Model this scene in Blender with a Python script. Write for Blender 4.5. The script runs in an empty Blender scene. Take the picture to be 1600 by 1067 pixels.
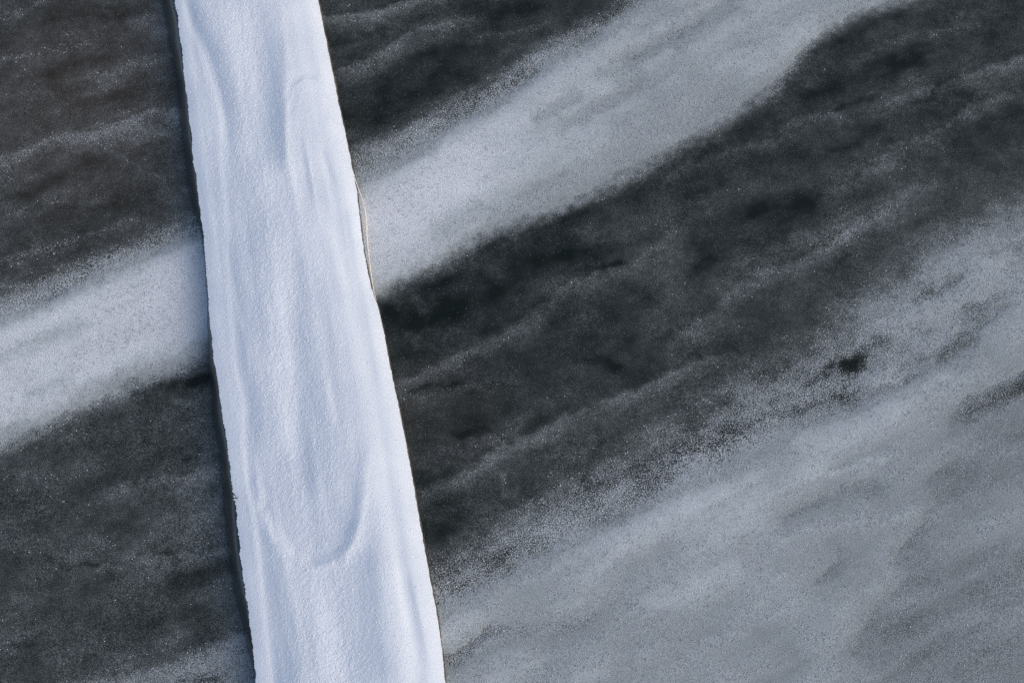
import bpy, math, random
import numpy as np
from mathutils import Vector

random.seed(7)
RNG = np.random.default_rng(11)
R = math.radians
sc = bpy.context.scene
col = sc.collection

# ------------------------------------------------------------------ camera
CAM_H, PITCH, LENS, SENSOR = 2.0, R(68), 50.0, 36.0
CAM = np.array([0.0, -CAM_H / math.tan(PITCH), CAM_H])
cam_data = bpy.data.cameras.new('camera')
cam_data.lens, cam_data.sensor_width = LENS, SENSOR
cam_data.clip_start, cam_data.clip_end = 0.05, 500
cam = bpy.data.objects.new('camera', cam_data)
cam.location = CAM
cam.rotation_euler = (R(90) - PITCH, 0, 0)
col.objects.link(cam)
sc.camera = cam

# ------------------------------------------------------------------ sky, sun, exposure
SUN_EL, SUN_AZ = R(36), R(-15)          # azimuth measured from +X (right) towards +Y (away)
world = bpy.data.worlds.new('World')
sc.world = world
world.use_nodes = True
wn = world.node_tree.nodes
sky = wn.new('ShaderNodeTexSky')
sky.sky_type = 'NISHITA'
sky.sun_disc = False
sky.sun_elevation = SUN_EL
sky.sun_rotation = R(90) - SUN_AZ
sky.air_density, sky.dust_density, sky.ozone_density = 1.0, 2.0, 1.0
wn['Background'].inputs['Strength'].default_value = 0.15
world.node_tree.links.new(sky.outputs['Color'], wn['Background'].inputs['Color'])
sun_data = bpy.data.lights.new('sun', 'SUN')
sun_data.energy, sun_data.angle, sun_data.color = 0.95, R(65), (1.0, 0.91, 0.78)
sun = bpy.data.objects.new('sun', sun_data)
sd = Vector((math.cos(SUN_EL) * math.cos(SUN_AZ), math.cos(SUN_EL) * math.sin(SUN_AZ), math.sin(SUN_EL)))
sun.rotation_euler = sd.to_track_quat('Z', 'Y').to_euler()
sun.location = sd * 20
col.objects.link(sun)
sc.cycles.use_denoising = False
sc.view_settings.view_transform = 'Standard'
sc.view_settings.look = 'None'
sc.view_settings.gamma = 1
sc.view_settings.use_curve_mapping = False
sc.view_settings.exposure = 0.22

# ------------------------------------------------------------------ helpers
FW = np.array([0, math.cos(PITCH), -math.sin(PITCH)])
UP = np.array([0, math.sin(PITCH), math.cos(PITCH)])
HT = SENSOR / LENS / 2
PX = 0.00097                            # metres on the ice per survey unit (1600 units across the view)

#FIELD_BEGIN
def at(u, v, z=0.0):
    """survey point (u right, v down, as read off the photograph) -> point on the level z"""
    u = np.asarray(u, float); v = np.asarray(v, float)
    dx = (u - 800) / 800 * HT; dy = -(v - 533.5) / 800 * HT
    d0 = dx; d1 = FW[1] + dy * UP[1]; d2 = FW[2] + dy * UP[2]
    t = (z - CAM[2]) / d2
    return CAM[0] + t * d0, CAM[1] + t * d1

_P = RNG.permutation(4096)
_ANG = RNG.random(4096) * 2 * np.pi
_GX, _GY = np.cos(_ANG), np.sin(_ANG)

def perlin(x, y, seed=0):
    xi = np.floor(x).astype(np.int64); yi = np.floor(y).astype(np.int64)
    xf = x - xi; yf = y - yi
    w = lambda t: t * t * t * (t * (t * 6 - 15) + 10)
    def g(ix, iy, fx, fy):
        h = _P[(_P[(ix + seed * 131) & 4095] + iy + seed * 17) & 4095]
        return _GX[h] * fx + _GY[h] * fy
    a = g(xi, yi, xf, yf); b = g(xi + 1, yi, xf - 1, yf)
    c = g(xi, yi + 1, xf, yf - 1); d = g(xi + 1, yi + 1, xf - 1, yf - 1)
    u, v = w(xf), w(yf)
    return ((a * (1 - u) + b * u) * (1 - v) + (c * (1 - u) + d * u) * v) * 1.5

def fbm(x, y, seed=0, octs=4, gain=0.5):
    s = 0; a = 1.0
    for k in range(octs):
        s = s + a * perlin(x * 2 ** k + 13.7 * k, y * 2 ** k - 7.1 * k, seed + k)
        a *= gain
    return s

def sst(e0, e1, x):
    t = np.clip((x - e0) / (e1 - e0), 0, 1)
    return t * t * (3 - 2 * t)

def line_y(pts, x):
    px_, py_ = at([p[0] for p in pts], [p[1] for p in pts])
    y = np.interp(x, px_, py_)
    s0 = (py_[1] - py_[0]) / (px_[1] - px_[0]); s1 = (py_[-1] - py_[-2]) / (px_[-1] - px_[-2])
    y = np.where(x < px_[0], py_[0] + s0 * (x - px_[0]), y)
    return np.where(x > px_[-1], py_[-1] + s1 * (x - px_[-1]), y)

def stroke(x, y, pts, up, dn, amp, rough=6, ramp=None, seed=3):
    """a wind-laid streak: soft ridge along a polyline, `up`/`dn` its reach on the far and the near side"""
    qx, qy = at([p[0] for p in pts], [p[1] for p in pts])
    m = 4 * max(up, dn) * PX + 0.01
    sel = (x > qx.min() - m) & (x < qx.max() + m) & (y > qy.min() - m) & (y < qy.max() + m)
    out = np.zeros_like(x)
    if not sel.any():
        return out
    sx, sy = x[sel], y[sel]
    sx, sy = (sx + PX * rough * fbm(sx * 45, sy * 60, seed, 3), sy + PX * rough * fbm(sx * 45 + 50, sy * 60 + 9, seed + 5, 3))
    best = np.full(sx.shape, 1e9); side = np.zeros(sx.shape); along = np.zeros(sx.shape)
    n = len(qx) - 1
    for i in range(n):
        ax, ay, bx, by = qx[i], qy[i], qx[i + 1], qy[i + 1]
        L2 = (bx - ax) ** 2 + (by - ay) ** 2
        t = np.clip(((sx - ax) * (bx - ax) + (sy - ay) * (by - ay)) / L2, 0, 1)
        d = np.hypot(sx - ax - t * (bx - ax), sy - ay - t * (by - ay))
        cr = (bx - ax) * (sy - ay) - (by - ay) * (sx - ax)
        k = d < best
        best = np.where(k, d, best); side = np.where(k, np.sign(cr) * (1 if bx >= ax else -1), side)
        along = np.where(k, (i + t) / n, along)
    w = np.where(side > 0, up, dn) * PX
    f = np.exp(-(best / w) ** 2)
    if ramp is not None:
        f = f * np.interp(along, np.linspace(0, 1, len(ramp)), ramp)
    out[sel] = f * amp
    return out

LB_A = [(-300, 610), (-100, 538), (0, 497), (124, 444), (248, 386), (330, 350)]
LB_S = [(-300, 560), (-100, 490), (0, 447), (100, 412), (200, 372), (260, 348), (330, 328)]
LB_B = [(-300, 850), (-100, 748), (0, 702), (60, 680), (124, 642), (217, 600), (290, 572), (325, 548)]
RB_A = [(555, 292), (600, 262), (655, 228), (741, 178), (827, 122), (913, 64), (1000, 6), (1200, -120)]
RB_S = [(548, 232), (638, 188), (706, 150), (775, 112), (844, 66), (900, 34), (947, 12), (1150, -130)]
RB_B = [(590, 467), (625, 447), (680, 417), (740, 387), (800, 360), (860, 334), (915, 313), (980, 286), (1050, 245), (1119, 205),
        (1163, 174), (1222, 133), (1256, 91), (1291, 50), (1346, 23), (1411, 5), (1600, -60)]
LR_A = [(640, 970), (684, 950), (758, 915), (826, 875), (895, 840), (964, 803), (1050, 765), (1153, 710), (1222, 672), (1308, 641),
        (1394, 612), (1480, 565), (1549, 524), (1600, 490), (1900, 330)]
LR_S = [(640, 868), (665, 852), (757, 808), (809, 765), (895, 712), (970, 690), (1050, 640), (1136, 588), (1222, 538), (1290, 485),
        (1360, 436), (1428, 380), (1497, 340), (1600, 290), (1900, 150)]
BL_A = [(-200, 1160), (0, 1092), (138, 1052), (241, 1026), (310, 1001), (375, 974), (420, 955)]

def fields(x, y):
    """snow cover T (0 bare ice, 1 solid drift), speckle G (coarse loose grains), warm tint W of the ice"""
    ca, sa = math.cos(R(27)), math.sin(R(27))
    a = x * ca + y * sa; b = -x * sa + y * ca           # along / across the wind
    n_big = fbm(a * 3.0, b * 9.0, 20, 4)
    n_mid = fbm(a * 9.0, b * 24.0, 30, 4)
    n_patch = fbm(x * 22, y * 26, 40, 4)
    wob = PX * (5 * fbm(a * 12, b * 26, 50, 3) + 7 * fbm(x * 70, y * 70, 55, 4))
    yw = y + wob
    right = sst(-0.10, 0.25, x)
    T = 0.155 + 0.06 * n_big + 0.075 * n_mid * (0.6 + 0.8 * sst(-.4, .4, n_big)) + 0.06 * n_patch
    G = np.clip(0.12 + 0.25 * n_mid, 0, 0.4)
    cov = lambda pts, w0, w1: sst(-w0 * PX, w1 * PX, line_y(pts, x) - yw)      # 1 on the near side of the line
    lx, ly = at([345, 455, 578], [-200, 533, 1300])
    logx = np.interp(y, ly[::-1], lx[::-1])
    L_ = x < logx
    Rr = ~L_
    def lay(base, m1, v1, m2, v2):
        q = base + (np.maximum(v1, base) - base) * m1
        return q + (v2 - q) * m2
    # --- broad veils of dust
    T += Rr * 0.11 * sst(0.25, 0.75, x) * sst(0.42, 0.05, y - 0.25 * (x - 0.6))
    T += L_ * 0.05
    T += L_ * 0.03 * sst(-0.15, -0.3, y)
    T -= Rr * 0.05 * sst(0.25, 0.0, np.hypot(x + 0.05, (y - 0.05) * 1.3))
    # --- left band
    core = cov(LB_A, 14, 40) * (1 - cov(LB_B, 60, 16))
    spk = cov(LB_S, 24, 46) * (1 - cov(LB_B, 24, 40)) * L_
    T = np.where(L_, lay(T, spk, 0.55 + 0.2 * n_mid, core, 1.20 + 0.06 * n_mid + 0.03 * n_patch), T)
    G = np.maximum(G, L_ * spk * (1 - core) * (0.55 + 0.45 * sst(0.0, 0.04, y - 0.5 * (line_y(LB_A, x) + line_y(LB_B, x)))))
    # --- right band
    core = cov(RB_A, 24, 44) * (1 - cov(RB_B, 52, 16)) * Rr
    spk = cov(RB_S, 26, 50) * (1 - cov(RB_B, 30, 30)) * Rr
    band_cover = 1.12 - 0.21 * sst(-0.15, 0.25, x) + 0.07 * n_mid + 0.04 * n_patch  # amount of snow cover, highest next to the log
    T = np.where(Rr, lay(T, spk, 0.55 + 0.2 * n_mid, core, band_cover), T)
    G = np.maximum(G, Rr * spk * (1 - core) * (0.3 + 0.7 * sst(0.0, 0.04, y - 0.5 * (line_y(RB_A, x) + line_y(RB_B, x)))))
    # --- lower right field
    core = cov(LR_A, 30, 44) * Rr
    spk = cov(LR_S, 50, 120) * Rr
    fall = sst(0.0, 0.55, (line_y(LR_A, x) - y) + 0.35 * sst(0.2, 0.8, x))
    field = 0.92 - 0.20 * fall + 0.06 * n_mid + 0.03 * n_patch + 0.04 * n_big + 0.07 * fbm(a * 5, b * 32, 33, 3)
    far = sst(0.35, 0.72, x)
    T = np.where(Rr, lay(T, spk, 0.56 + 0.16 * far + 0.18 * n_mid + 0.10 * n_patch, core, field), T)
    G = np.maximum(G, Rr * spk * (1 - core) * (1 - 0.5 * far))
    # --- small drift in the near left corner
    core = cov(BL_A, 22, 34) * L_
    T = np.where(L_, np.maximum(T, core * (0.58 + 0.08 * n_mid)), T)
    G = np.maximum(G, core * 0.5)
    # --- single streaks: (points, reach far, reach near, amount, grains)
    S = [
        ([(640, 775), (700, 757), (733, 734), (791, 699), (842, 675), (894, 648), (946, 627), (1014, 606), (1066, 576), (1102, 560), (1153, 553)], 6, 26, .27, .3, (.3, .6, 1, 1, 1, 1, 1, 1, .8, .7, .3)),
        ([(620, 600), (680, 575), (732, 547), (800, 510), (860, 472), (894, 441), (928, 428), (980, 417), (1014, 392), (1049, 366)], 5, 30, .15, .3, None),
        ([(1050, 534), (1084, 513), (1119, 488), (1146, 458), (1181, 428), (1239, 416), (1291, 388), (1342, 355), (1377, 338), (1411, 307), (1440, 292)], 8, 22, .20, .4, (.9, 1, 1, 1, 1, .8, .7, 1, .9, .7, .3)),
        ([(1150, 365), (1240, 385), (1320, 366)], 20, 20, .04, .5, None),
        ([(1366, 256), (1394, 235), (1439, 214), (1470, 203), (1507, 172), (1560, 150)], 5, 26, .17, .4, None),
        ([(1390, 160), (1421, 152), (1463, 135), (1504, 121), (1549, 107), (1600, 89), (1700, 50)], 6, 18, .17, .4, None),
        ([(1060, 262), (1136, 238), (1170, 225), (1205, 214), (1239, 190), (1300, 175)], 5, 22, .16, .5, None),
        ([(1350, 86), (1377, 73), (1421, 53), (1463, 48), (1530, 40)], 5, 16, .14, .5, None),
        ([(1280, 300), (1340, 270), (1400, 262)], 14, 20, .06, .4, None),
        ([(610, 614), (650, 612), (700, 607), (760, 600), (800, 590)], 4, 12, .10, .6, None),
        ([(690, 700), (760, 690), (800, 672)], 6, 14, .06, .5, None),
        ([(782, 742), (787, 756), (793, 772)], 4, 5, .16, .6, None),
        ([(505, 29), (550, 25), (586, 20), (638, 3), (680, -14)], 4, 22, .30, .4, None),
        ([(527, 111), (569, 97), (603, 77), (638, 53), (672, 41), (720, 30)], 5, 26, .20, .4, None),
        ([(740, 56), (790, 50), (827, 45), (854, 34)], 4, 14, .13, .6, None),
        ([(0, 30), (20, 23), (41, 14), (62, 4)], 5, 10, .18, .6, None),
        ([(-60, 112), (0, 92), (31, 87), (52, 82), (93, 76), (130, 66)], 6, 14, .18, .6, None),
        ([(134, 120), (180, 112), (227, 92), (268, 87)], 12, 16, .18, .5, None),
        ([(-60, 268), (0, 246), (40, 236), (82, 214), (134, 208), (175, 196), (206, 184), (237, 173), (285, 176)], 6, 18, .23, .6, (.7, .7, .7, .8, 1, 1, 1, 1, 1)),
        ([(140, 215), (210, 205), (285, 200)], 10, 24, .10, .3, None),
        ([(-60, 432), (0, 410), (46, 392), (77, 383), (139, 367), (200, 345)], 6, 16, .16, .6, None),
        ([(-20, 345), (60, 325), (150, 300)], 20, 26, .08, .4, None),
        ([(185, 758), (240, 749), (290, 742), (345, 730)], 4, 22, .15, .4, None),
        ([(0, 735), (60, 742), (130, 735)], 14, 20, .06, .3, None),
        ([(150, 885), (224, 870), (268, 872), (310, 868), (361, 855)], 6, 16, .12, .4, None),
        ([(0, 850), (80, 860), (150, 846)], 20, 24, .05, .3, None),
        ([(100, 1030), (180, 1000), (250, 985)], 16, 24, .06, .3, None),
        # faint smears in the clear ice beside the log
        ([(606, 452), (620, 470), (634, 496)], 6, 6, .09, 0, None),
        ([(648, 462), (660, 480), (668, 505)], 6, 6, .07, 0, None),
        ([(672, 455), (684, 472)], 5, 5, .07, 0, None),
        ([(640, 520), (650, 540)], 6, 6, .06, 0, None),
        ([(165, 230), (210, 258), (260, 284)], 3, 3, .09, 0, None),
        ([(230, 215), (262, 245), (285, 268)], 6, 6, .06, 0, None),
        ([(162, 12), (176, 26)], 3, 4, .08, 0, None),
        ([(272, 624), (296, 634)], 3, 3, .22, 0, None),
        # lighter wisps on the lower right field
        ([(1427, 813), (1375, 892), (1306, 961)], 34, 34, .10, 0, None),
        ([(1265, 747), (1320, 733), (1378, 716)], 4, 6, .12, .4, None),
        ([(1169, 922), (1200, 908), (1222, 899)], 5, 8, .10, .4, None),
        ([(1100, 999), (1160, 990)], 5, 8, .08, .4, None),
        ([(1500, 965), (1530, 952)], 12, 12, .07, .3, None),
        ([(880, 870), (1000, 815), (1120, 765)], 20, 26, .07, 0, None),
        ([(1240, 690), (1330, 665), (1420, 630), (1560, 560), (1640, 520)], 16, 30, .12, 0, (.3, 1, 1, .9, .6)),
        ([(1440, 430), (1520, 392), (1600, 350)], 20, 24, .12, .5, None),
        ([(1380, 505), (1460, 470), (1600, 415)], 20, 24, .10, .3, None),
        # bright heart of the bands beside the log
        ([(590, 345), (640, 320), (730, 268), (800, 235)], 46, 55, .17, 0, (1, 1, .8, .2)),
        ([(250, 455), (320, 440)], 40, 60, .06, 0, None),
        ([(800, 195), (880, 165), (960, 110), (1040, 80)], 12, 18, .08, 0, None),
    ]
    for k, (pts, up, dn, amp, g, ramp) in enumerate(S):
        f = stroke(x, y, pts, up, dn, 1.0, 6, ramp, 60 + k)
        T = T + f * amp * np.where(T > 0.45, 1.0, 0.84)
        G = np.maximum(G, np.clip(f * 1.2, 0, 1) * g * 0.85)
    # --- scoured places: (points, far, near, amount)
    D = [
        ([(697, 1034), (733, 1010), (775, 982), (830, 978), (912, 965), (957, 938), (985, 918)], 14, 18, .42, (1, 1, .8, .45, .5, .4, .2)),
        ([(850, 1010), (960, 985), (1060, 960)], 14, 20, .07, None),
        ([(975, 880), (1000, 868), (1040, 850)], 12, 14, .13, None),
        ([(1225, 808), (1248, 797), (1290, 772), (1323, 762), (1370, 758)], 16, 20, .16, None),
        ([(1375, 800), (1399, 790), (1415, 770)], 16, 16, .10, None),
        ([(1400, 870), (1430, 838), (1445, 810)], 12, 12, .17, None),
        ([(1280, 910), (1297, 893), (1310, 860)], 14, 14, .12, None),
        ([(1340, 985), (1399, 925), (1440, 890)], 20, 40, .12, None),
        ([(1210, 1030), (1240, 1010)], 14, 14, .10, None),
        ([(1450, 1040), (1540, 985), (1600, 900)], 60, 80, .09, None),
        ([(1480, 656), (1514, 645), (1560, 626), (1600, 604), (1680, 570)], 26, 16, .36, (.3, .8, 1, 1, 1)),
        ([(1480, 745), (1540, 700), (1600, 680)], 26, 30, .10, None),
        ([(1322, 569), (1328, 566), (1334, 568)], 14, 13, .66, None),
        ([(1300, 574), (1280, 588), (1264, 604)], 8, 8, .22, None),
        ([(1325, 590), (1345, 602), (1335, 614), (1318, 612)], 12, 12, .10, None),
        ([(1345, 552), (1365, 540), (1385, 530)], 8, 10, .20, None),
        ([(1320, 622), (1345, 612), (1400, 603), (1418, 594), (1440, 580)], 6, 8, .2, (.3, .3, .5, 1, .6)),
        ([(1300, 636), (1330, 622)], 8, 10, .08, None),
        ([(1220, 650), (1260, 636), (1300, 620)], 8, 10, .20, None),
        ([(1130, 668), (1180, 660), (1210, 640)], 14, 14, .20, None),
        ([(1430, 470), (1475, 448), (1500, 432)], 8, 9, .24, None),
        ([(1470, 560), (1540, 500), (1600, 470)], 10, 12, .18, None),
        ([(1510, 400), (1560, 392), (1600, 378)], 7, 8, .16, None),
        ([(835, 186), (880, 162), (905, 146)], 10, 13, .25, None),
        ([(940, 118), (990, 92), (1030, 68), (1058, 52), (1110, 22), (1140, 0)], 13, 18, .32, (.5, .8, .8, 1, .7, .6)),
        ([(880, 200), (960, 150), (1010, 128), (1060, 100)], 10, 14, .20, None),
        ([(700, 362), (800, 320), (880, 285), (960, 240), (1060, 190), (1140, 140)], 30, 40, .14, None),
        ([(815, 305), (850, 285), (880, 270)], 9, 11, .14, None),
        ([(0, 560), (60, 533), (130, 508)], 12, 14, .13, None),
        ([(40, 622), (70, 606), (100, 595)], 8, 9, .14, None),
        ([(0, 660), (120, 610), (200, 590)], 12, 30, .05, None),
        # dark clear ice
        ([(600, 500), (640, 505), (690, 490), (760, 450), (850, 410), (900, 385)], 30, 32, .11, None),
        ([(846, 360), (890, 345)], 24, 24, .10, None),
        ([(908, 420), (940, 417), (977, 410)], 4, 5, .11, None),
        ([(925, 560), (945, 567), (970, 574)], 9, 12, .12, None),
        ([(640, 607), (665, 604), (690, 602), (720, 603)], 5, 6, .13, None),
        ([(712, 678), (740, 676), (762, 673)], 6, 6, .12, None),
        ([(650, 680), (700, 668), (760, 650)], 16, 18, .05, None),
        ([(660, 750), (690, 790), (700, 830)], 26, 30, .09, None),
        ([(1060, 300), (1084, 283), (1130, 262)], 26, 24, .09, None),
        ([(1180, 330), (1222, 323), (1270, 315)], 22, 22, .12, None),
        ([(1100, 385), (1160, 372), (1220, 352)], 18, 20, .08, None),
        ([(1360, 108), (1394, 100), (1440, 92)], 22, 20, .13, None),
        ([(1270, 150), (1308, 128), (1330, 120)], 18, 20, .10, None),
        ([(1310, 62), (1360, 28), (1400, 18)], 14, 14, .08, None),
        ([(1310, 168), (1340, 160), (1370, 148)], 6, 7, .10, None),
        ([(1423, 158), (1445, 156), (1458, 148)], 6, 6, .10, None),
        ([(1460, 140), (1470, 128), (1500, 118)], 5, 6, .07, None),
        ([(1500, 212), (1549, 195), (1580, 180)], 24, 26, .10, None),
        ([(1190, 218), (1215, 206)], 5, 6, .10, None),
        ([(1300, 235), (1340, 225)], 7, 8, .08, None),
        ([(750, 14), (782, 12), (820, 14)], 24, 16, .10, None),
        ([(640, 90), (682, 82), (720, 78)], 14, 14, .06, None),
        ([(520, 70), (560, 62), (600, 50)], 14, 8, .10, None),
        ([(540, 180), (580, 178), (640, 150), (700, 110)], 26, 26, .10, None),
        ([(80, 30), (150, 22), (240, 20)], 12, 14, .10, None),
        ([(30, 120), (90, 110), (160, 90)], 14, 14, .08, None),
        ([(110, 165), (170, 155), (230, 140), (280, 135)], 16, 16, .10, None),
        ([(40, 300), (110, 262), (180, 240), (250, 225)], 18, 22, .12, None),
        ([(150, 330), (190, 320)], 12, 12, .06, None),
        ([(205, 612), (245, 600), (300, 596), (330, 580)], 6, 14, .28, (.2, .6, 1, 1)),
        ([(290, 720), (297, 715)], 4, 5, .18, None),
        ([(198, 755), (225, 751), (240, 743)], 4, 5, .14, None),
        ([(330, 800), (350, 790)], 16, 20, .06, None),
        ([(280, 915), (318, 903), (352, 888)], 18, 22, .14, None),
        ([(150, 985), (220, 975), (300, 960)], 20, 20, .08, None),
        ([(95, 882), (120, 881), (150, 878)], 4, 5, .18, None),
        ([(240, 866), (262, 862), (275, 867)], 3, 4, .14, None),
        ([(70, 867), (85, 872)], 5, 6, .10, None),
        ([(15, 1008), (45, 1003), (70, 987)], 4, 5, .13, None),
        ([(0, 785), (40, 770), (80, 745)], 16, 18, .07, None),
        ([(280, 1066), (340, 1062)], 6, 9, .20, None),
    ]
    for k, (pts, up, dn, amp, ramp) in enumerate(D):
        f = stroke(x, y, pts, up, dn, 1.0, 7, ramp, 140 + k)
        T = T - f * amp
        G = np.maximum(G, np.where(T > 0.3, f * np.interp(amp, [.1, .4], [.2, .8]), 0))
    # a little extra dust beside the left flank, also brightening ice the log shades
    fx = np.interp(y, *[q[::-1] for q in at([256, 283, 327, 351, 396, 440], [0, 180, 575, 770, 1040, 1300])][::-1])
    T = T + L_ * 0.10 * np.exp(-((fx - x) / 0.05) ** 2) * (T < 0.6)
    T = np.clip(T, 0.0, 1.32)
    W = np.exp(-((x + 0.72) / 0.22) ** 2 - ((y - 0.42) / 0.26) ** 2) + 0.35 * np.exp(-((x + 0.12) / 0.1) ** 2 - ((y + 0.11) / 0.07) ** 2)
    return T, np.clip(G, 0, 1), W

def lin(L):
    c = np.asarray(L, float) / 255
    return np.where(c < 0.04045, c / 12.92, ((c + 0.055) / 1.055) ** 2.4)

def cover_of(T):
    return np.clip((lin(38 + 130 * T) - lin(38)) / (lin(168) - lin(38)), 0, 1.7)
#FIELD_END

def tag(o, label=None, cat=None, kind=None, group=None):
    for k, val in (('label', label), ('category', cat), ('kind', kind), ('group', group)):
        if val:
            o[k] = val
    return o

def mesh_obj(name, verts, faces, mat, parent=None, smooth=True, attrs=None):
    """verts (n,3) array, faces (m,4) or (m,3) index array"""
    me = bpy.data.meshes.new(name)
    verts = np.asarray(verts, np.float32); faces = np.asarray(faces, np.int32)
    k = faces.shape[1]
    me.vertices.add(len(verts)); me.vertices.foreach_set('co', verts.ravel())
    me.loops.add(faces.size); me.loops.foreach_set('vertex_index', faces.ravel())
    me.polygons.add(len(faces)); me.polygons.foreach_set('loop_start', np.arange(0, faces.size, k, dtype=np.int32))
    me.polygons.foreach_set('use_smooth', np.full(len(faces), smooth))
    for an, av in (attrs or {}).items():
        at_ = me.attributes.new(an, 'FLOAT', 'POINT')
        at_.data.foreach_set('value', np.asarray(av, np.float32).ravel())
    me.update(calc_edges=True); me.validate()
    me.materials.append(mat)
    o = bpy.data.objects.new(name, me)
    col.objects.link(o)
    o.parent = parent
    return o

def grid_faces(nr, nc, keep=None):
    i = np.arange(nr * nc).reshape(nr, nc)
    f = np.stack([i[:-1, :-1], i[:-1, 1:], i[1:, 1:], i[1:, :-1]], -1).reshape(-1, 4)
    return f if keep is None else f[keep]

# ------------------------------------------------------------------ materials
class NT:
    def __init__(self, name):
        self.m = bpy.data.materials.new(name); self.m.use_nodes = True
        self.t = self.m.node_tree; self.n = self.t.nodes
        self.p = self.n['Principled BSDF']; self.out = self.n['Material Output']
    def new(self, ty, **kw):
        nd = self.n.new(ty)
        for k, v in kw.items():
            if k in nd.inputs.keys():
                self.put(nd.inputs[k], v)
            else:
                setattr(nd, k, v)
        return nd
    def put(self, sock, v):
        if hasattr(v, 'is_linked'):
            self.t.links.new(v, sock)
        else:
            sock.default_value = v
    def math(self, op, a, b=0.0, c=None):
        nd = self.n.new('ShaderNodeMath'); nd.operation = op
        self.put(nd.inputs[0], a); self.put(nd.inputs[1], b)
        if c is not None:
            self.put(nd.inputs[2], c)
        return nd.outputs[0]
    def rng(self, v, a, b, c=0.0, d=1.0, smooth=False):
        nd = self.n.new('ShaderNodeMapRange')
        if smooth:
            nd.interpolation_type = 'SMOOTHSTEP'
        for k, val in zip(('Value', 'From Min', 'From Max', 'To Min', 'To Max'), (v, a, b, c, d)):
            self.put(nd.inputs[k], val)
        return nd.outputs[0]
    def noise(self, vec, scale, detail=2.0, rough=0.5, dist=0.0):
        nd = self.new('ShaderNodeTexNoise', Scale=scale, Detail=detail, Roughness=rough, Distortion=dist)
        self.t.links.new(vec, nd.inputs['Vector'])
        return nd.outputs['Fac']
    def mixc(self, f, a, b):
        nd = self.n.new('ShaderNodeMix'); nd.data_type = 'RGBA'
        self.put(nd.inputs[0], f); self.put(nd.inputs[6], a); self.put(nd.inputs[7], b)
        return nd.outputs[2]
    def attr(self, name):
        nd = self.n.new('ShaderNodeAttribute'); nd.attribute_name = name
        return nd.outputs['Fac']
    def pos(self):
        return self.n.new('ShaderNodeNewGeometry').outputs['Position']
    def bump(self, h, strength, dist):
        nd = self.new('ShaderNodeBump', Strength=strength, Distance=dist)
        self.t.links.new(h, nd.inputs['Height'])
        self.t.links.new(nd.outputs[0], self.p.inputs['Normal'])
    def mapped(self, vec, scale, rot=0.0):
        nd = self.n.new('ShaderNodeMapping'); nd.inputs['Scale'].default_value = scale; nd.inputs['Rotation'].default_value = (0, 0, rot)
        self.t.links.new(vec, nd.inputs['Vector'])
        return nd.outputs[0]

SNOW_THIN = (0.472, 0.503, 0.505, 1)
def dusted_ice(name, solid):
    """black lake ice under wind-blown snow: cover = how much snow lies here, grain = how coarse the speckle is"""
    k = NT(name); pos = k.pos()
    cover, grain, warm = k.attr('cover'), k.attr('grain'), k.attr('warm')
    coarse = k.rng(k.noise(pos, 580, 1.5, 0.5), 0.26, 0.74)
    fine = k.rng(k.noise(pos, 760, 1, 0.5), 0.31, 0.69)
    clump = k.rng(k.noise(pos, 90, 3, 0.6), 0.30, 0.70)
    # fine dust: cover modulated by small grains
    dust = k.math('MULTIPLY', cover, k.math('ADD', k.math('MULTIPLY', k.math('POWER', k.math('ADD', k.math('MULTIPLY', fine, 0.8), k.math('MULTIPLY', clump, 0.2)), 2.2), 3.3), 0.22))
    solidness = k.rng(cover, 0.22, 0.55, 0, 1, True)
    calm = k.math('MULTIPLY', cover, k.rng(k.math('ADD', k.math('MULTIPLY', fine, 0.6), k.math('MULTIPLY', coarse, 0.4)), 0, 1, 0.58, 1.42))
    nd = k.n.new('ShaderNodeMix'); k.put(nd.inputs[0], solidness); k.put(nd.inputs[2], dust); k.put(nd.inputs[3], calm)
    soft = nd.outputs[0]
    # coarse speckle: grains either there or not
    th = k.math('ADD', k.math('ADD', k.math('MULTIPLY', coarse, 0.86), k.math('MULTIPLY', clump, 0.14)), k.math('SUBTRACT', k.attr('amount'), 0.5))
    speck = k.math('MULTIPLY', k.rng(th, 0.26, 0.80, 0, 1, True), k.rng(fine, 0, 1, 0.75, 1.1))
    nd = k.n.new('ShaderNodeMix'); k.put(nd.inputs[0], grain); k.put(nd.inputs[2], soft); k.put(nd.inputs[3], speck)
    a = k.math('MINIMUM', nd.outputs[0], 1.8)
    ice = k.mixc(k.rng(k.noise(k.mapped(pos, (1, 2.4, 1), R(-27)), 4, 4, 0.6), 0.35, 0.65), (0.0052, 0.0084, 0.0066, 1), (0.0090, 0.0130, 0.0108, 1))
    ice = k.mixc(k.math('MULTIPLY', warm, 0.9), ice, (0.030, 0.0215, 0.0135, 1))
    c = k.mixc(k.math('MINIMUM', a, 1.0), ice, SNOW_THIN)
    hi = k.math('MAXIMUM', k.math('SUBTRACT', a, 1.0), 0.0)
    c = k.mixc(k.math('MULTIPLY', hi, 1.6), c, (0.78, 0.78, 0.79, 1))
    k.put(k.p.inputs['Base Color'], c)
    k.put(k.p.inputs['Roughness'], k.rng(a, 0.0, 0.3, 0.22, 0.85))
    k.put(k.p.inputs['Specular IOR Level'], k.rng(a, 0.0, 0.5, 0.22, 0.1))
    k.p.inputs['Specular Tint'].default_value = (1.0, 0.95, 0.84, 1)
    h = k.math('ADD', k.math('MULTIPLY', a, 1.0), k.math('MULTIPLY', k.noise(k.mapped(pos, (1, 1, 1)), 25, 3), 0.25))
    k.bump(h, 0.45, 0.0016)
    return k.m

M_ICE = dusted_ice('dusted_black_ice', False)
M_DRIFT = dusted_ice('drifted_snow', True)

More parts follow.
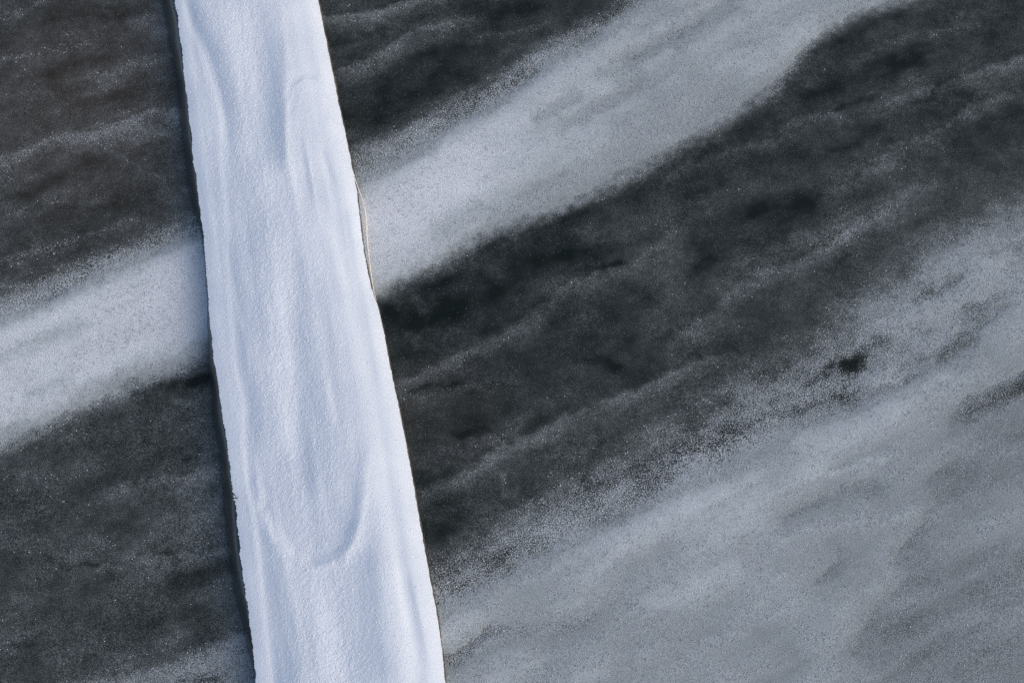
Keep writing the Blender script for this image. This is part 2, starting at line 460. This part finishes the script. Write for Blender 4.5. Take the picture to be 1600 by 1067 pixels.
def snow_cap_mat():
    k = NT('log_snow'); pos = k.pos(); rough = k.attr('granular')
    g1 = k.noise(pos, 300, 2, 0.6); g2 = k.noise(pos, 620, 2, 0.6)
    t = k.rng(k.noise(pos, 14, 3, 0.6), 0.3, 0.7)
    c = k.mixc(t, (0.645, 0.685, 0.735, 1), (0.72, 0.75, 0.785, 1))
    c = k.mixc(k.rng(g2, 0.35, 0.65, 0.0, 0.45), c, (0.58, 0.62, 0.685, 1))
    k.put(k.p.inputs['Base Color'], c)
    k.p.inputs['Roughness'].default_value = 0.7
    k.p.inputs['Specular IOR Level'].default_value = 0.25
    k.p.inputs['Subsurface Weight'].default_value = 0.0
    h = k.math('ADD', k.math('MULTIPLY', g1, k.rng(rough, 0, 1, 0.30, 1.2)), k.math('MULTIPLY', g2, 0.5))
    k.bump(h, 0.5, 0.0016)
    return k.m
M_CAP = snow_cap_mat()

def glazed_wood():
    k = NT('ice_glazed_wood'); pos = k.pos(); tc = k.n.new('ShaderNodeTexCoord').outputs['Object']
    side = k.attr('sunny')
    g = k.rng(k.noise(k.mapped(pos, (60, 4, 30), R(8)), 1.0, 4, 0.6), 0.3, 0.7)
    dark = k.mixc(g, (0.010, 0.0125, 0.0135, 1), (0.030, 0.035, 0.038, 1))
    tan = k.mixc(g, (0.040, 0.034, 0.028, 1), (0.12, 0.095, 0.07, 1))  # browner right side, coloured to bounce warm sunlight onto the snow
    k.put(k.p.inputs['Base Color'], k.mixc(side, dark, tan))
    k.p.inputs['Roughness'].default_value = 0.34
    k.p.inputs['Specular IOR Level'].default_value = 0.4
    k.p.inputs['Coat Weight'].default_value = 0.7
    k.p.inputs['Coat Roughness'].default_value = 0.2
    k.bump(k.noise(k.mapped(pos, (50, 6, 40), R(8)), 1.0, 3, 0.5), 0.35, 0.004)
    return k.m
M_WOOD = glazed_wood()

def rim_mat():
    k = NT('painted_glint_rim')  # warm glint of the sun put into the base colour
    pos = k.pos()
    k.put(k.p.inputs['Base Color'], k.mixc(k.rng(k.noise(pos, 60, 3), 0.35, 0.65), (0.90, 0.74, 0.52, 1), (0.98, 0.92, 0.80, 1)))
    k.p.inputs['Roughness'].default_value = 0.2
    k.p.inputs['Coat Weight'].default_value = 0.6
    return k.m
M_RIM = rim_mat()

def grain_mat(name, ca, cb):
    k = NT(name)
    pos = k.pos()
    k.put(k.p.inputs['Base Color'], k.mixc(k.rng(k.noise(pos, 160, 1), 0.35, 0.65), ca, cb))
    k.p.inputs['Roughness'].default_value = 0.6
    return k.m
M_GRAIN = grain_mat('snow_grain', (0.38, 0.39, 0.40, 1), (0.56, 0.57, 0.58, 1))
M_DUST = grain_mat('snow_dust_flake', (0.10, 0.105, 0.105, 1), (0.32, 0.325, 0.33, 1))

# ------------------------------------------------------------------ the frozen lake
def axis(lo, a, b, hi, fine, coarse):
    return np.concatenate([np.arange(lo, a, coarse), np.arange(a, b, fine), np.arange(b, hi + coarse, coarse)])
gx = axis(-2.2, -1.2, 1.2, 2.2, 0.0036, 0.012)
gy = axis(-1.7, -0.85, 1.05, 2.0, 0.0036, 0.012)
X, Y = np.meshgrid(gx, gy)
T, G, W = fields(X, Y)
COV = cover_of(T)
relief = 0.0008 * fbm(X * 5, Y * 5, 90, 3)
Z_ice = relief - 0.0015
edge = np.maximum(sst(2.0, 2.2, np.abs(X)), np.maximum(sst(1.8, 2.0, Y), sst(-1.5, -1.7, Y)))
Z_ice = Z_ice * (1 - edge) - 0.0 * edge
ATT = dict(amount=T, cover=COV, grain=G, warm=W)
lake = mesh_obj('lake_ice', np.stack([X, Y, Z_ice], -1).reshape(-1, 3), grid_faces(*X.shape), M_ICE, attrs=ATT)
tag(lake, 'black lake ice dusted with thin streaks of powder snow', 'ice', 'structure')

def far_ice():
    """the lake goes on all round the surveyed patch"""
    rings = [(2.2, -1.7, 2.0)] 
    x0, x1, y0, y1 = gx[0], gx[-1], gy[0], gy[-1]
    B = 250
    xs = np.array([-B, -40, -10, x0, x1, 10, 40, B]); ys = np.array([-B, -40, -10, y0, y1, 10, 40, B])
    XX, YY = np.meshgrid(xs, ys)
    f = grid_faces(8, 8).reshape(7, 7, 4)
    keep = np.ones((7, 7), bool); keep[3, 3] = False
    k = NT('far_dusted_ice'); pos = k.pos()
    n = k.noise(k.mapped(pos, (1, 3.2, 1), R(-27)), 0.9, 6, 0.6)
    c = k.mixc(k.rng(n, 0.42, 0.62, 0, 1, True), (0.03, 0.034, 0.036, 1), SNOW_THIN)
    k.put(k.p.inputs['Base Color'], c); k.p.inputs['Roughness'].default_value = 0.6
    o = mesh_obj('lake_ice_beyond', np.stack([XX, YY, np.full_like(XX, -0.0015)], -1).reshape(-1, 3), f[keep], k.m)
    tag(o, 'open frozen lake beyond the near ice', 'ice', 'structure')
far_ice()

# ------------------------------------------------------------------ drifts: low real mounds of snow on the ice
def blur(a, n):
    k = np.ones(2 * n + 1) / (2 * n + 1)
    for _ in range(2):
        a = np.apply_along_axis(lambda c: np.convolve(np.pad(c, n, mode='edge'), k, 'valid'), 0, a)
        a = np.apply_along_axis(lambda c: np.convolve(np.pad(c, n, mode='edge'), k, 'valid'), 1, a)
    return a
TS = blur(sst(0.55, 1.0, T), 4)
def drift(name, label, region):
    h = TS
    thick = 0.0055 * h * (0.8 + 0.2 * fbm(X * 6, Y * 9, 95, 2)) + 0.00015 * h * fbm(X * 60, Y * 90, 97, 2)
    Z = Z_ice - 0.0015 + thick + 0.0012 * sst(0.58, 0.7, T)
    inside = region & (T > 0.56)
    f4 = inside[:-1, :-1] & inside[1:, :-1] & inside[:-1, 1:] & inside[1:, 1:]
    faces = grid_faces(*X.shape)[f4.ravel()]
    used, inv = np.unique(faces, return_inverse=True)
    V = np.stack([X, Y, Z], -1).reshape(-1, 3)[used]
    o = mesh_obj(name, V, inv.reshape(-1, 4), M_DRIFT, attrs={a: v.ravel()[used] for a, v in ATT.items()})
    tag(o, label, 'snow drift', 'stuff', 'snow drifts lying on the ice')
    return o
lx, ly = at([345, 455, 578], [-200, 533, 1300])
LOGX = np.interp(Y, ly[::-1], lx[::-1])
left = X < LOGX
midR = line_y([(560, 640), (1600, 120)], X)
midL = line_y([(0, 830), (400, 700)], X)
drift('snow_drift', 'pale band of drifted snow meeting the left flank of the log', left & (Y > midL))
drift('snow_drift', 'pale band of drifted snow running from the log up to the far edge', ~left & (Y > midR))
drift('snow_drift', 'wide sheet of grey drifted snow filling the near right corner', ~left & (Y <= midR))
drift('snow_drift', 'small grainy drift beside the dark flank of the log at the near left', left & (Y <= midL))

# ------------------------------------------------------------------ loose grains blown over the ice
def point_obj(name, co, r, mat):
    me = bpy.data.meshes.new(name)
    me.vertices.add(len(co)); me.vertices.foreach_set('co', np.asarray(co, np.float32).ravel())
    a = me.attributes.new('size', 'FLOAT', 'POINT'); a.data.foreach_set('value', np.asarray(r, np.float32))
    o = bpy.data.objects.new(name, me); col.objects.link(o)
    ng = bpy.data.node_groups.new(name, 'GeometryNodeTree')
    ng.interface.new_socket('Geometry', in_out='INPUT', socket_type='NodeSocketGeometry')
    ng.interface.new_socket('Geometry', in_out='OUTPUT', socket_type='NodeSocketGeometry')
    gi, go = ng.nodes.new('NodeGroupInput'), ng.nodes.new('NodeGroupOutput')
    mp = ng.nodes.new('GeometryNodeMeshToPoints'); sm = ng.nodes.new('GeometryNodeSetMaterial')
    na = ng.nodes.new('GeometryNodeInputNamedAttribute'); na.data_type = 'FLOAT'; na.inputs['Name'].default_value = 'size'
    sm.inputs['Material'].default_value = mat
    ng.links.new(gi.outputs[0], mp.inputs['Mesh']); ng.links.new(na.outputs[0], mp.inputs['Radius'])
    ng.links.new(mp.outputs[0], sm.inputs[0]); ng.links.new(sm.outputs[0], go.inputs[0])
    md = o.modifiers.new('points', 'NODES'); md.node_group = ng
    return o
def grains(name, label, n, prob, rmin, rmax, mat):
    qx = RNG.uniform(-1.15, 1.15, n); qy = RNG.uniform(-0.8, 0.95, n)
    ix = np.clip(np.searchsorted(gx, qx) - 1, 0, len(gx) - 1); iy = np.clip(np.searchsorted(gy, qy) - 1, 0, len(gy) - 1)
    t, g = T[iy, ix], G[iy, ix]
    p = prob(t, g)
    keep = (RNG.random(n) < p) 
    qx, qy, t = qx[keep], qy[keep], t[keep]; ix, iy = ix[keep], iy[keep]
    r = rmin + (rmax - rmin) * RNG.random(len(qx)) ** 2
    z = Z_ice[iy, ix] + r * 0.35 + 0.006 * sst(0.62, 1.05, t)
    o = point_obj(name, np.stack([qx, qy, z], -1), r, mat)
    tag(o, label, 'snow', 'stuff')
    return o
grains('snow_grains', 'coarse loose snow grains scattered along the edges of the drifts', 700000,
       lambda t, g: np.clip(g * t * 0.9, 0, 1) * sst(0.15, 0.4, t), 0.0004, 0.0009, M_GRAIN)
grains('snow_dust', 'fine snow dust sprinkled over the dark ice', 1300000,
       lambda t, g: np.clip(0.03 + 0.6 * t, 0, 0.4) * (t < 0.9), 0.0002, 0.00042, M_DUST)

# ------------------------------------------------------------------ the log frozen into the ice
CAP_L = [(272, 0), (277, 22), (280, 50), (288, 115), (296, 190), (301, 235), (305, 270), (313, 330), (318, 370), (324, 450), (331, 540), (339, 590),
         (348, 650), (357, 710), (362, 755), (366, 778), (369, 800), (372, 830), (380, 905), (392, 985), (397, 1030), (400, 1067)]
FLANK = [(256, 0), (263, 40), (271, 90), (279, 130), (283, 180), (291, 240), (297, 290), (305, 330), (313, 350), (320, 400), (325, 470), (327, 548),
         (327, 575), (331, 600), (335, 660), (344, 705), (351, 770), (356, 840), (365, 905), (378, 965), (388, 1010), (396, 1040), (401, 1067)]
CAP_R = [(497, 0), (505, 40), (513, 80), (520, 115), (530, 165), (541, 215), (551, 265), (557, 295), (561, 330), (568, 390), (580, 450), (591, 480),
         (600, 520), (610, 575), (622, 630), (634, 690), (645, 750), (655, 810), (665, 865), (674, 915), (683, 960), (690, 1010), (696, 1067)]
def edge_u(pts, v):
    vs = np.array([p[1] for p in pts], float); us = np.array([p[0] for p in pts], float)
    u = np.interp(v, vs, us)
    s0 = (us[3] - us[0]) / (vs[3] - vs[0]); s1 = (us[-1] - us[-5]) / (vs[-1] - vs[-5])
    u = np.where(v < vs[0], us[0] + s0 * (v - vs[0]), u)
    return np.where(v > vs[-1], us[-1] + s1 * (v - vs[-1]), u)

V0, V1 = -420, 1560
LOG_Z = 0.016
log_root = bpy.data.objects.new('frozen_log', None); col.objects.link(log_root)
bx, by = at(455, 533); log_root.location = (float(bx), float(by), 0.0)
tag(log_root, 'long straight log frozen into dark lake ice, capped with white wind-carved snow', 'log')
OFF = np.array([float(bx), float(by), 0.0])

def ridge_map(u, v):
    """snow relief of the cap: positive = falls towards the right (faces the light), read as a brightness map"""
    B = np.zeros_like(u)
    def s(pts, lw, rw, amp, ramp=None):
        nonlocal B
        us = np.interp(v, [p[1] for p in pts], [p[0] for p in pts])
        d = u - us
        v0, v1 = pts[0][1], pts[-1][1]
        env = sst(v0 - 25, v0 + 25, v) * (1 - sst(v1 - 25, v1 + 25, v))
        if ramp is not None:
            env = env * np.interp(v, np.linspace(v0, v1, len(ramp)), ramp)
        B += amp * env * np.where(d < 0, np.exp(-(d / lw) ** 2), np.exp(-(d / rw) ** 2))
    # left terrace: pale wedge and the blue hollow right of its edge
    edge = [(288, 0), (300, 40), (320, 80), (332, 115), (341, 145), (350, 185), (352, 240), (357, 320), (360, 400), (365, 480), (370, 555),
            (376, 590), (386, 630), (385, 690), (392, 760), (405, 820), (412, 900), (420, 980), (430, 1067), (452, 1250)]
    sh = lambda off: [(a + off, b) for a, b in edge]
    s(sh(9), 5, 22, -0.85, (1.3, 1.3, 1.2, .6, .4, .4, .4, .4, .5, .5, .5, .45, .5, .8, .9, .9))
    s(sh(-4), 7, 4, 0.85, (.8, .8, .8, .7, .6, .6, .6, .6, .7, .8, .7, .6, .6, .6, .6, .6))
    s(sh(-26), 18, 12, .40)
    s([(366, 455), (374, 490), (388, 540), (392, 600)], 4, 8, .45)
    # middle: granular rib and troughs
    s([(365, 0), (378, 80), (392, 170), (404, 280), (410, 330)], 24, 26, .35)
    s([(428, 0), (430, 100), (432, 200), (436, 260)], 22, 14, -.5)
    s([(424, 260), (445, 340), (452, 430), (440, 500), (445, 600), (455, 700)], 18, 20, .45)
    s([(462, 390), (466, 440), (470, 520), (474, 580), (480, 680), (484, 770)], 10, 20, -.55)
    s([(395, 240), (402, 330), (396, 420), (400, 520)], 14, 16, -.25)
    # lobe at the far right with its notch
    s([(452, 125), (449, 160), (448, 200), (452, 250), (470, 330)], 5, 8, .75)
    s([(440, 60), (441, 130), (440, 200), (445, 260)], 12, 6, -.5)
    s([(468, 118), (480, 124), (492, 128), (500, 124)], 10, 10, .5)
    s([(498, 116), (505, 128), (512, 142), (519, 165), (521, 190)], 4, 8, -.95)
    s([(490, 140), (498, 160), (501, 190)], 12, 8, .3)
    s([(452, 0), (450, 60), (455, 110)], 6, 26, .3)
    s([(478, 215), (484, 245), (492, 290), (500, 345)], 3, 7, .55)
    s([(474, 225), (478, 250), (486, 300)], 5, 4, -.55)
    s([(508, 238), (516, 262), (524, 285)], 4, 6, -.6)
    s([(500, 240), (510, 275), (524, 330)], 5, 4, .4)
    # long bright rib on the right and the hollows beside it
    s([(505, 330), (530, 400), (548, 470), (562, 540), (580, 620), (592, 700), (606, 790), (618, 870), (630, 960), (645, 1067)], 14, 12, .75)
    s([(545, 330), (560, 400), (572, 470), (584, 540), (594, 600)], 9, 8, -.55)
    s([(500, 440), (512, 520), (520, 590), (530, 680), (545, 760), (552, 850)], 14, 12, -.5)
    s([(505, 590), (514, 560), (516, 620), (525, 660)], 5, 5, .4)
    # the U-shaped crest near the camera
    s([(404, 800), (420, 830), (440, 862), (452, 880)], 4, 6, .6)
    s([(574, 720), (572, 770), (564, 815), (556, 845), (545, 868)], 7, 6, .75)
    s([(560, 700), (556, 780), (545, 830), (530, 862)], 10, 7, -.35)
    s([(575, 860), (582, 930), (590, 1000), (604, 1067)], 22, 14, -.65)
    s([(430, 890), (446, 960), (460, 1067)], 16, 18, -.5)
    s([(640, 900), (652, 960), (664, 1010), (672, 1040)], 6, 5, -.6)
    s([(618, 880), (626, 930), (640, 990), (655, 1050)], 5, 6, .5)
    s([(480, 870), (500, 960), (520, 1067)], 26, 24, .35)
    return B

def build_cap():
    nv, nt = 1150, 300
    v = np.concatenate([np.linspace(V0, -40, 90)[:-1], np.linspace(-40, 1110, nv - 180), np.linspace(1110, V1, 92)[1:]])
    nv = len(v)
    t = np.linspace(0, 1, nt)
    t = 0.5 * t + 0.5 * (1 - np.cos(np.pi * t)) / 2 * 1.0      # denser at both edges
    ul = edge_u(CAP_L, v); ur = edge_u(CAP_R, v)
    # tiny bristles of rime along the left lip
    br = (0.8 + 1.1 * sst(600, 760, v) * sst(1000, 850, v)) * fbm(v / 3.4, v * 0 + 3, 200, 2) + 1.5 * fbm(v / 22, v * 0 + 8, 203, 3)
    ke = np.exp(-0.5 * (np.arange(-36, 37) / 14.0) ** 2); ke /= ke.sum()
    sm = lambda q: np.convolve(np.concatenate([q[0] + (q[1] - q[0]) * np.arange(-36, 0), q, q[-1] + (q[-1] - q[-2]) * np.arange(1, 37)]), ke, 'valid')
    dl, dr = ul - sm(ul), ur - sm(ur)
    ul, ur = sm(ul), sm(ur)
    dl = dl + 1.6 * fbm(v / 46, v * 0 + 6, 209, 3)
    dr = dr + 0.9 * fbm(v / 14, v * 0 + 5, 207, 3)
    U = ul[:, None] + (ur - ul)[:, None] * t[None]
    U = U + br[:, None] * np.exp(-t[None] / 0.018) + dl[:, None] * np.exp(-t[None] / 0.06) + dr[:, None] * np.exp(-(1 - t[None]) / 0.012)
    V = np.repeat(v[:, None], nt, 1)
    Bm = ridge_map(U, V)
    # streaky secondary relief running along the log
    ang = (U - 455) - 0.16 * (V - 533)
    Bm += 0.36 * fbm(ang / 34, V / 360, 210, 3) + 0.13 * fbm(ang / 11, V / 220, 215, 3)
    du = np.gradient(U, axis=1) * PX
    Bm = Bm - Bm.mean(axis=1, keepdims=True)
    h = -np.cumsum(Bm * du, axis=1) * 0.37
    # keep only relief narrower than the log, leave both lips level
    tt = np.broadcast_to(t[None], h.shape)
    h = h - h[:, :1] * (1 - tt) - h[:, -1:] * tt
    h = h - h.mean(axis=1, keepdims=True)
    k = np.exp(-0.5 * (np.arange(-9, 10) / 3.5) ** 2); k /= k.sum()
    h = np.apply_along_axis(lambda c: np.convolve(np.pad(c, 9, mode='edge'), k, 'valid'), 0, h)
    Uq = U + 2.5 * fbm(U / 34, V / 34, 244, 2); Vq = V + 4 * fbm(U / 34, V / 34, 247, 2)
    def dist(pts):
        best = np.full(U.shape, 1e9)
        for (a0, b0), (a1, b1) in zip(pts[:-1], pts[1:]):
            q = np.clip(((Uq - a0) * (a1 - a0) + (Vq - b0) * (b1 - b0)) / ((a1 - a0) ** 2 + (b1 - b0) ** 2), 0, 1)
            best = np.minimum(best, np.hypot(Uq - a0 - q * (a1 - a0), Vq - b0 - q * (b1 - b0)))
        return best
    wgt = 0.8 + 0.3 * fbm(U / 30, V / 30, 240, 2)
    # hollow ending in a U-shaped lip
    lipu = [(396, 700), (402, 795), (425, 835), (452, 872), (482, 887), (525, 880), (550, 856), (566, 815), (576, 745), (582, 660)]
    d = dist(lipu); fade = sst(640, 800, V)
    vb = np.interp(Uq, [p[0] for p in lipu], [p[1] for p in lipu])
    ins = (Vq < vb) & (Uq > 396) & (Uq < 582)
    h = h - 0.0026 * fade * np.where(ins, sst(0, 20, d), 0)
    h = h + wgt * fade * 0.0017 * np.exp(-(d / np.where(ins, 7, 13)) ** 2)
    # tongue of drifted snow with an arched head
    arch = [(450, 235), (450, 165), (460, 138), (478, 126), (497, 129), (509, 148), (514, 178), (514, 220)]
    d = dist(arch); fade = 1 - sst(170, 240, V)
    vb = np.interp(Uq, [p[0] for p in arch[1:]], [p[1] for p in arch[1:]])
    ins = (Vq > vb) & (Uq > 450) & (Uq < 514)
    h = h + 0.0018 * fade * np.where(ins, sst(0, 14, d), 0)
    h = h + wgt * fade * 0.0019 * np.exp(-(d / np.where(ins, 11, 6)) ** 2)
    lip = np.minimum(sst(0, 0.10, tt), sst(1.0, 0.90, tt))
    h = h * lip
    gran = np.clip(0.35 + 0.9 * np.exp(-((tt - 0.42) / 0.22) ** 2) - 0.5 * sst(0.75, 0.9, tt), 0, 1.2)
    x0, y0 = at(U, V)
    fine = (0.00020 * gran + 0.00005) * fbm(x0 * 230, y0 * 230, 220, 2) + 0.00025 * gran * fbm(x0 * 90, y0 * 70, 224, 2)
    # profile across the log: low lip left, crown, rounded shoulder right
    pl = 0.036 + 0.006 * (1 - (1 - np.clip(tt / 0.30, 0, 1)) ** 2.2)
    pr = 0.014 * (np.clip((tt - 0.88) / 0.12, 0, 1)) ** 2.2
    slope = -0.002 * tt
    pr = pr + 0.016 * np.clip((tt - 0.60) / 0.40, 0, 1) ** 1.4
    Z = LOG_Z - 0.012 + pl + slope - pr + h + fine * np.minimum(1, lip + 0.2) * (1 - 0.8 * sst(0.78, 0.9, tt))
    Z = np.maximum(Z, 0.0085)
    x, y = at(U, V, Z)
    top = np.stack([x, y, Z], -1)
    # under side: tucks in below the lips so the cap is a closed body
    rows = []
    lo = top.copy()
    L1 = top[:, 0] + np.array([0.004, 0, -0.008]); L2 = top[:, 0] + np.array([0.018, 0, -0.014])
    R1 = top[:, -1] + np.array([-0.003, 0, -0.006]); R2 = top[:, -1] + np.array([-0.016, 0, -0.012])
    full = np.concatenate([L2[:, None], L1[:, None], top, R1[:, None], R2[:, None]], 1)
    nr, nc = full.shape[:2]
    f = grid_faces(nr, nc)
    i = np.arange(nr * nc).reshape(nr, nc)
    bot = np.stack([i[:-1, -1], i[:-1, 0], i[1:, 0], i[1:, -1]], -1)
    f = np.concatenate([f, bot])[:, ::-1]
    g = np.pad(gran, ((0, 0), (2, 2)), mode='edge')
    global CAPXYZ
    CAPXYZ = top[80:-80]
    return mesh_obj('snow_cap', full.reshape(-1, 3) - OFF, f, M_CAP, log_root, attrs=dict(granular=g)), Z
cap, CAPZ = build_cap()
cap['label'] = 'white snow cap carved into ribs and hollows by wind'

def build_trunk():
    v = np.concatenate([np.linspace(V0, -40, 40)[:-1], np.linspace(-40, 1110, 420), np.linspace(1110, V1, 40)[1:]])
    uf = edge_u(FLANK, v) - 2.0 + 0.8 * fbm(v / 40, v * 0 + 1, 230, 3)
    uc = edge_u(CAP_L, v); ur = edge_u(CAP_R, v)
    zc = LOG_Z - 0.012 + 0.036 - 0.006
    P = []
    def pt(u, z):
        x, y = at(u, v, z); P.append(np.stack([x, y, np.broadcast_to(np.asarray(z, float), x.shape)], -1))
    w = np.maximum(uc + 6 - uf, 6)
    swell = 0.003 * fbm(v / 90, v * 0 + 2, 234, 3)
    pt(uf + 8, -0.09); pt(uf + 1.5, -0.03); pt(uf, -0.006)
    for a in np.linspace(0.08, 1, 9):                       # rounded left flank up to the lip of the snow
        pt(uf + w * (1 - math.cos(a * math.pi / 2)) ** 0.9, np.clip(zc * math.sin(a * math.pi / 2) + swell * math.sin(a * math.pi), 0.001, zc))
    pt(uc + 40, zc + 0.002); pt(uc * 0.5 + ur * 0.5, zc - 0.002); pt(ur - 40, zc - 0.016)
    pt(ur - 1.5, 0.0070); pt(ur + 1.2 + 1.0 * fbm(v / 30, v * 0 + 4, 236, 3), 0.0045); pt(ur + 2.4 + 1.0 * fbm(v / 30, v * 0 + 4, 236, 3), 0.0015)
    pt(ur + 2.0, -0.004); pt(ur, -0.03); pt(ur - 10, -0.09)
    A = np.stack(P, 1); nr, nc = A.shape[:2]
    i = np.arange(nr * nc).reshape(nr, nc)
    f = np.concatenate([grid_faces(nr, nc), np.stack([i[:-1, -1], i[:-1, 0], i[1:, 0], i[1:, -1]], -1)])[:, ::-1]
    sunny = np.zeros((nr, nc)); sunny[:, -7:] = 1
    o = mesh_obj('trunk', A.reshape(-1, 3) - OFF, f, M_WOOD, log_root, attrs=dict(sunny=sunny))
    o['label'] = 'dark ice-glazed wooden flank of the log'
    return o
trunk = build_trunk()

def tube(name, pts, radii, mat, parent, label=None, nseg=8):
    pts = [np.array(p, float) for p in pts]; n = len(pts); Vv = []
    for k in range(n):
        d = pts[min(k + 1, n - 1)] - pts[max(k - 1, 0)]; d /= np.linalg.norm(d)
        a = np.cross(d, [0, 0, 1.0]); a /= max(np.linalg.norm(a), 1e-6); b = np.cross(a, d)
        for j in range(nseg):
            th = 2 * math.pi * j / nseg
            Vv.append(pts[k] + radii[k] * (math.cos(th) * a + math.sin(th) * b))
    F = [[k * nseg + j, k * nseg + (j + 1) % nseg, (k + 1) * nseg + (j + 1) % nseg, (k + 1) * nseg + j] for k in range(n - 1) for j in range(nseg)]
    o = mesh_obj(name, np.array(Vv) - (OFF if parent else 0), np.array(F)[:, ::-1], mat, parent)
    if label:
        o['label'] = label
    return o

def along(pts, step=6):
    vs = np.arange(pts[0][1], pts[-1][1] + 0.1, step)
    return np.interp(vs, [p[1] for p in pts], [p[0] for p in pts]), vs

# ice lip on the log's sunny side, the sun's amber glint painted into its colour
ru, rv = along([(553, 272), (556, 284), (561, 298), (566, 312), (570, 328), (572, 345), (573, 370), (576, 400), (580, 430), (584, 455), (588, 470)])
rz = 0.0075
rx, ry = at(ru, rv, rz)
tube('ice_rim', [(a, b, rz) for a, b in zip(rx, ry)], [0.0003 + 0.0007 * math.sin(math.pi * (k + .5) / len(rx)) ** .6 for k in range(len(rx))], M_RIM, log_root, 'thin lip of ice along the right edge of the log, its amber sun glint painted on')

# splinters of bark poking out of the snow lip
def splinter(pts, r, label):
    P = []
    for (u, v, z) in pts:
        a, b = at(u, v, z); P.append((float(a), float(b), z))
    return tube('splinter', P, [r * (1 - 0.75 * k / (len(P) - 1)) for k in range(len(P))], M_WOOD, log_root, label, 6)
splinter([(360, 776, 0.045), (366, 778, 0.056), (370, 778, 0.060), (373, 775, 0.063)], 0.0012, 'dark splinter poking through the snow lip near the camera')
splinter([(364, 770, 0.045), (367, 773, 0.056), (371, 780, 0.060)], 0.0009, 'short dark splinter beside the larger one')
splinter([(270, 14, 0.045), (275, 16, 0.056), (279, 17, 0.062)], 0.0010, 'dark splinter at the far end of the snow lip')

# loose crystals lying on the snow cap
def crystals():
    n = 26000
    nr, nc = CAPXYZ.shape[:2]
    i = RNG.integers(0, nr, n); j = np.clip((RNG.beta(3.5, 4.2, n) * nc).astype(int), 6, nc - 8)
    p = CAPXYZ[i, j] + np.stack([RNG.normal(0, .0008, n), RNG.normal(0, .0008, n), np.zeros(n)], -1)
    r = 0.00025 + 0.00055 * RNG.random(n) ** 3
    p[:, 2] += r * 0.1
    o = point_obj('snow_crystals', p - OFF, r, M_CRYSTAL)
    o.parent = log_root
    tag(o, 'loose bright crystals lying on the snow cap', kind='stuff')
k_ = NT('snow_crystal')
k_.p.inputs['Base Color'].default_value = (0.80, 0.815, 0.84, 1); k_.p.inputs['Roughness'].default_value = 0.35
M_CRYSTAL = k_.m
crystals()
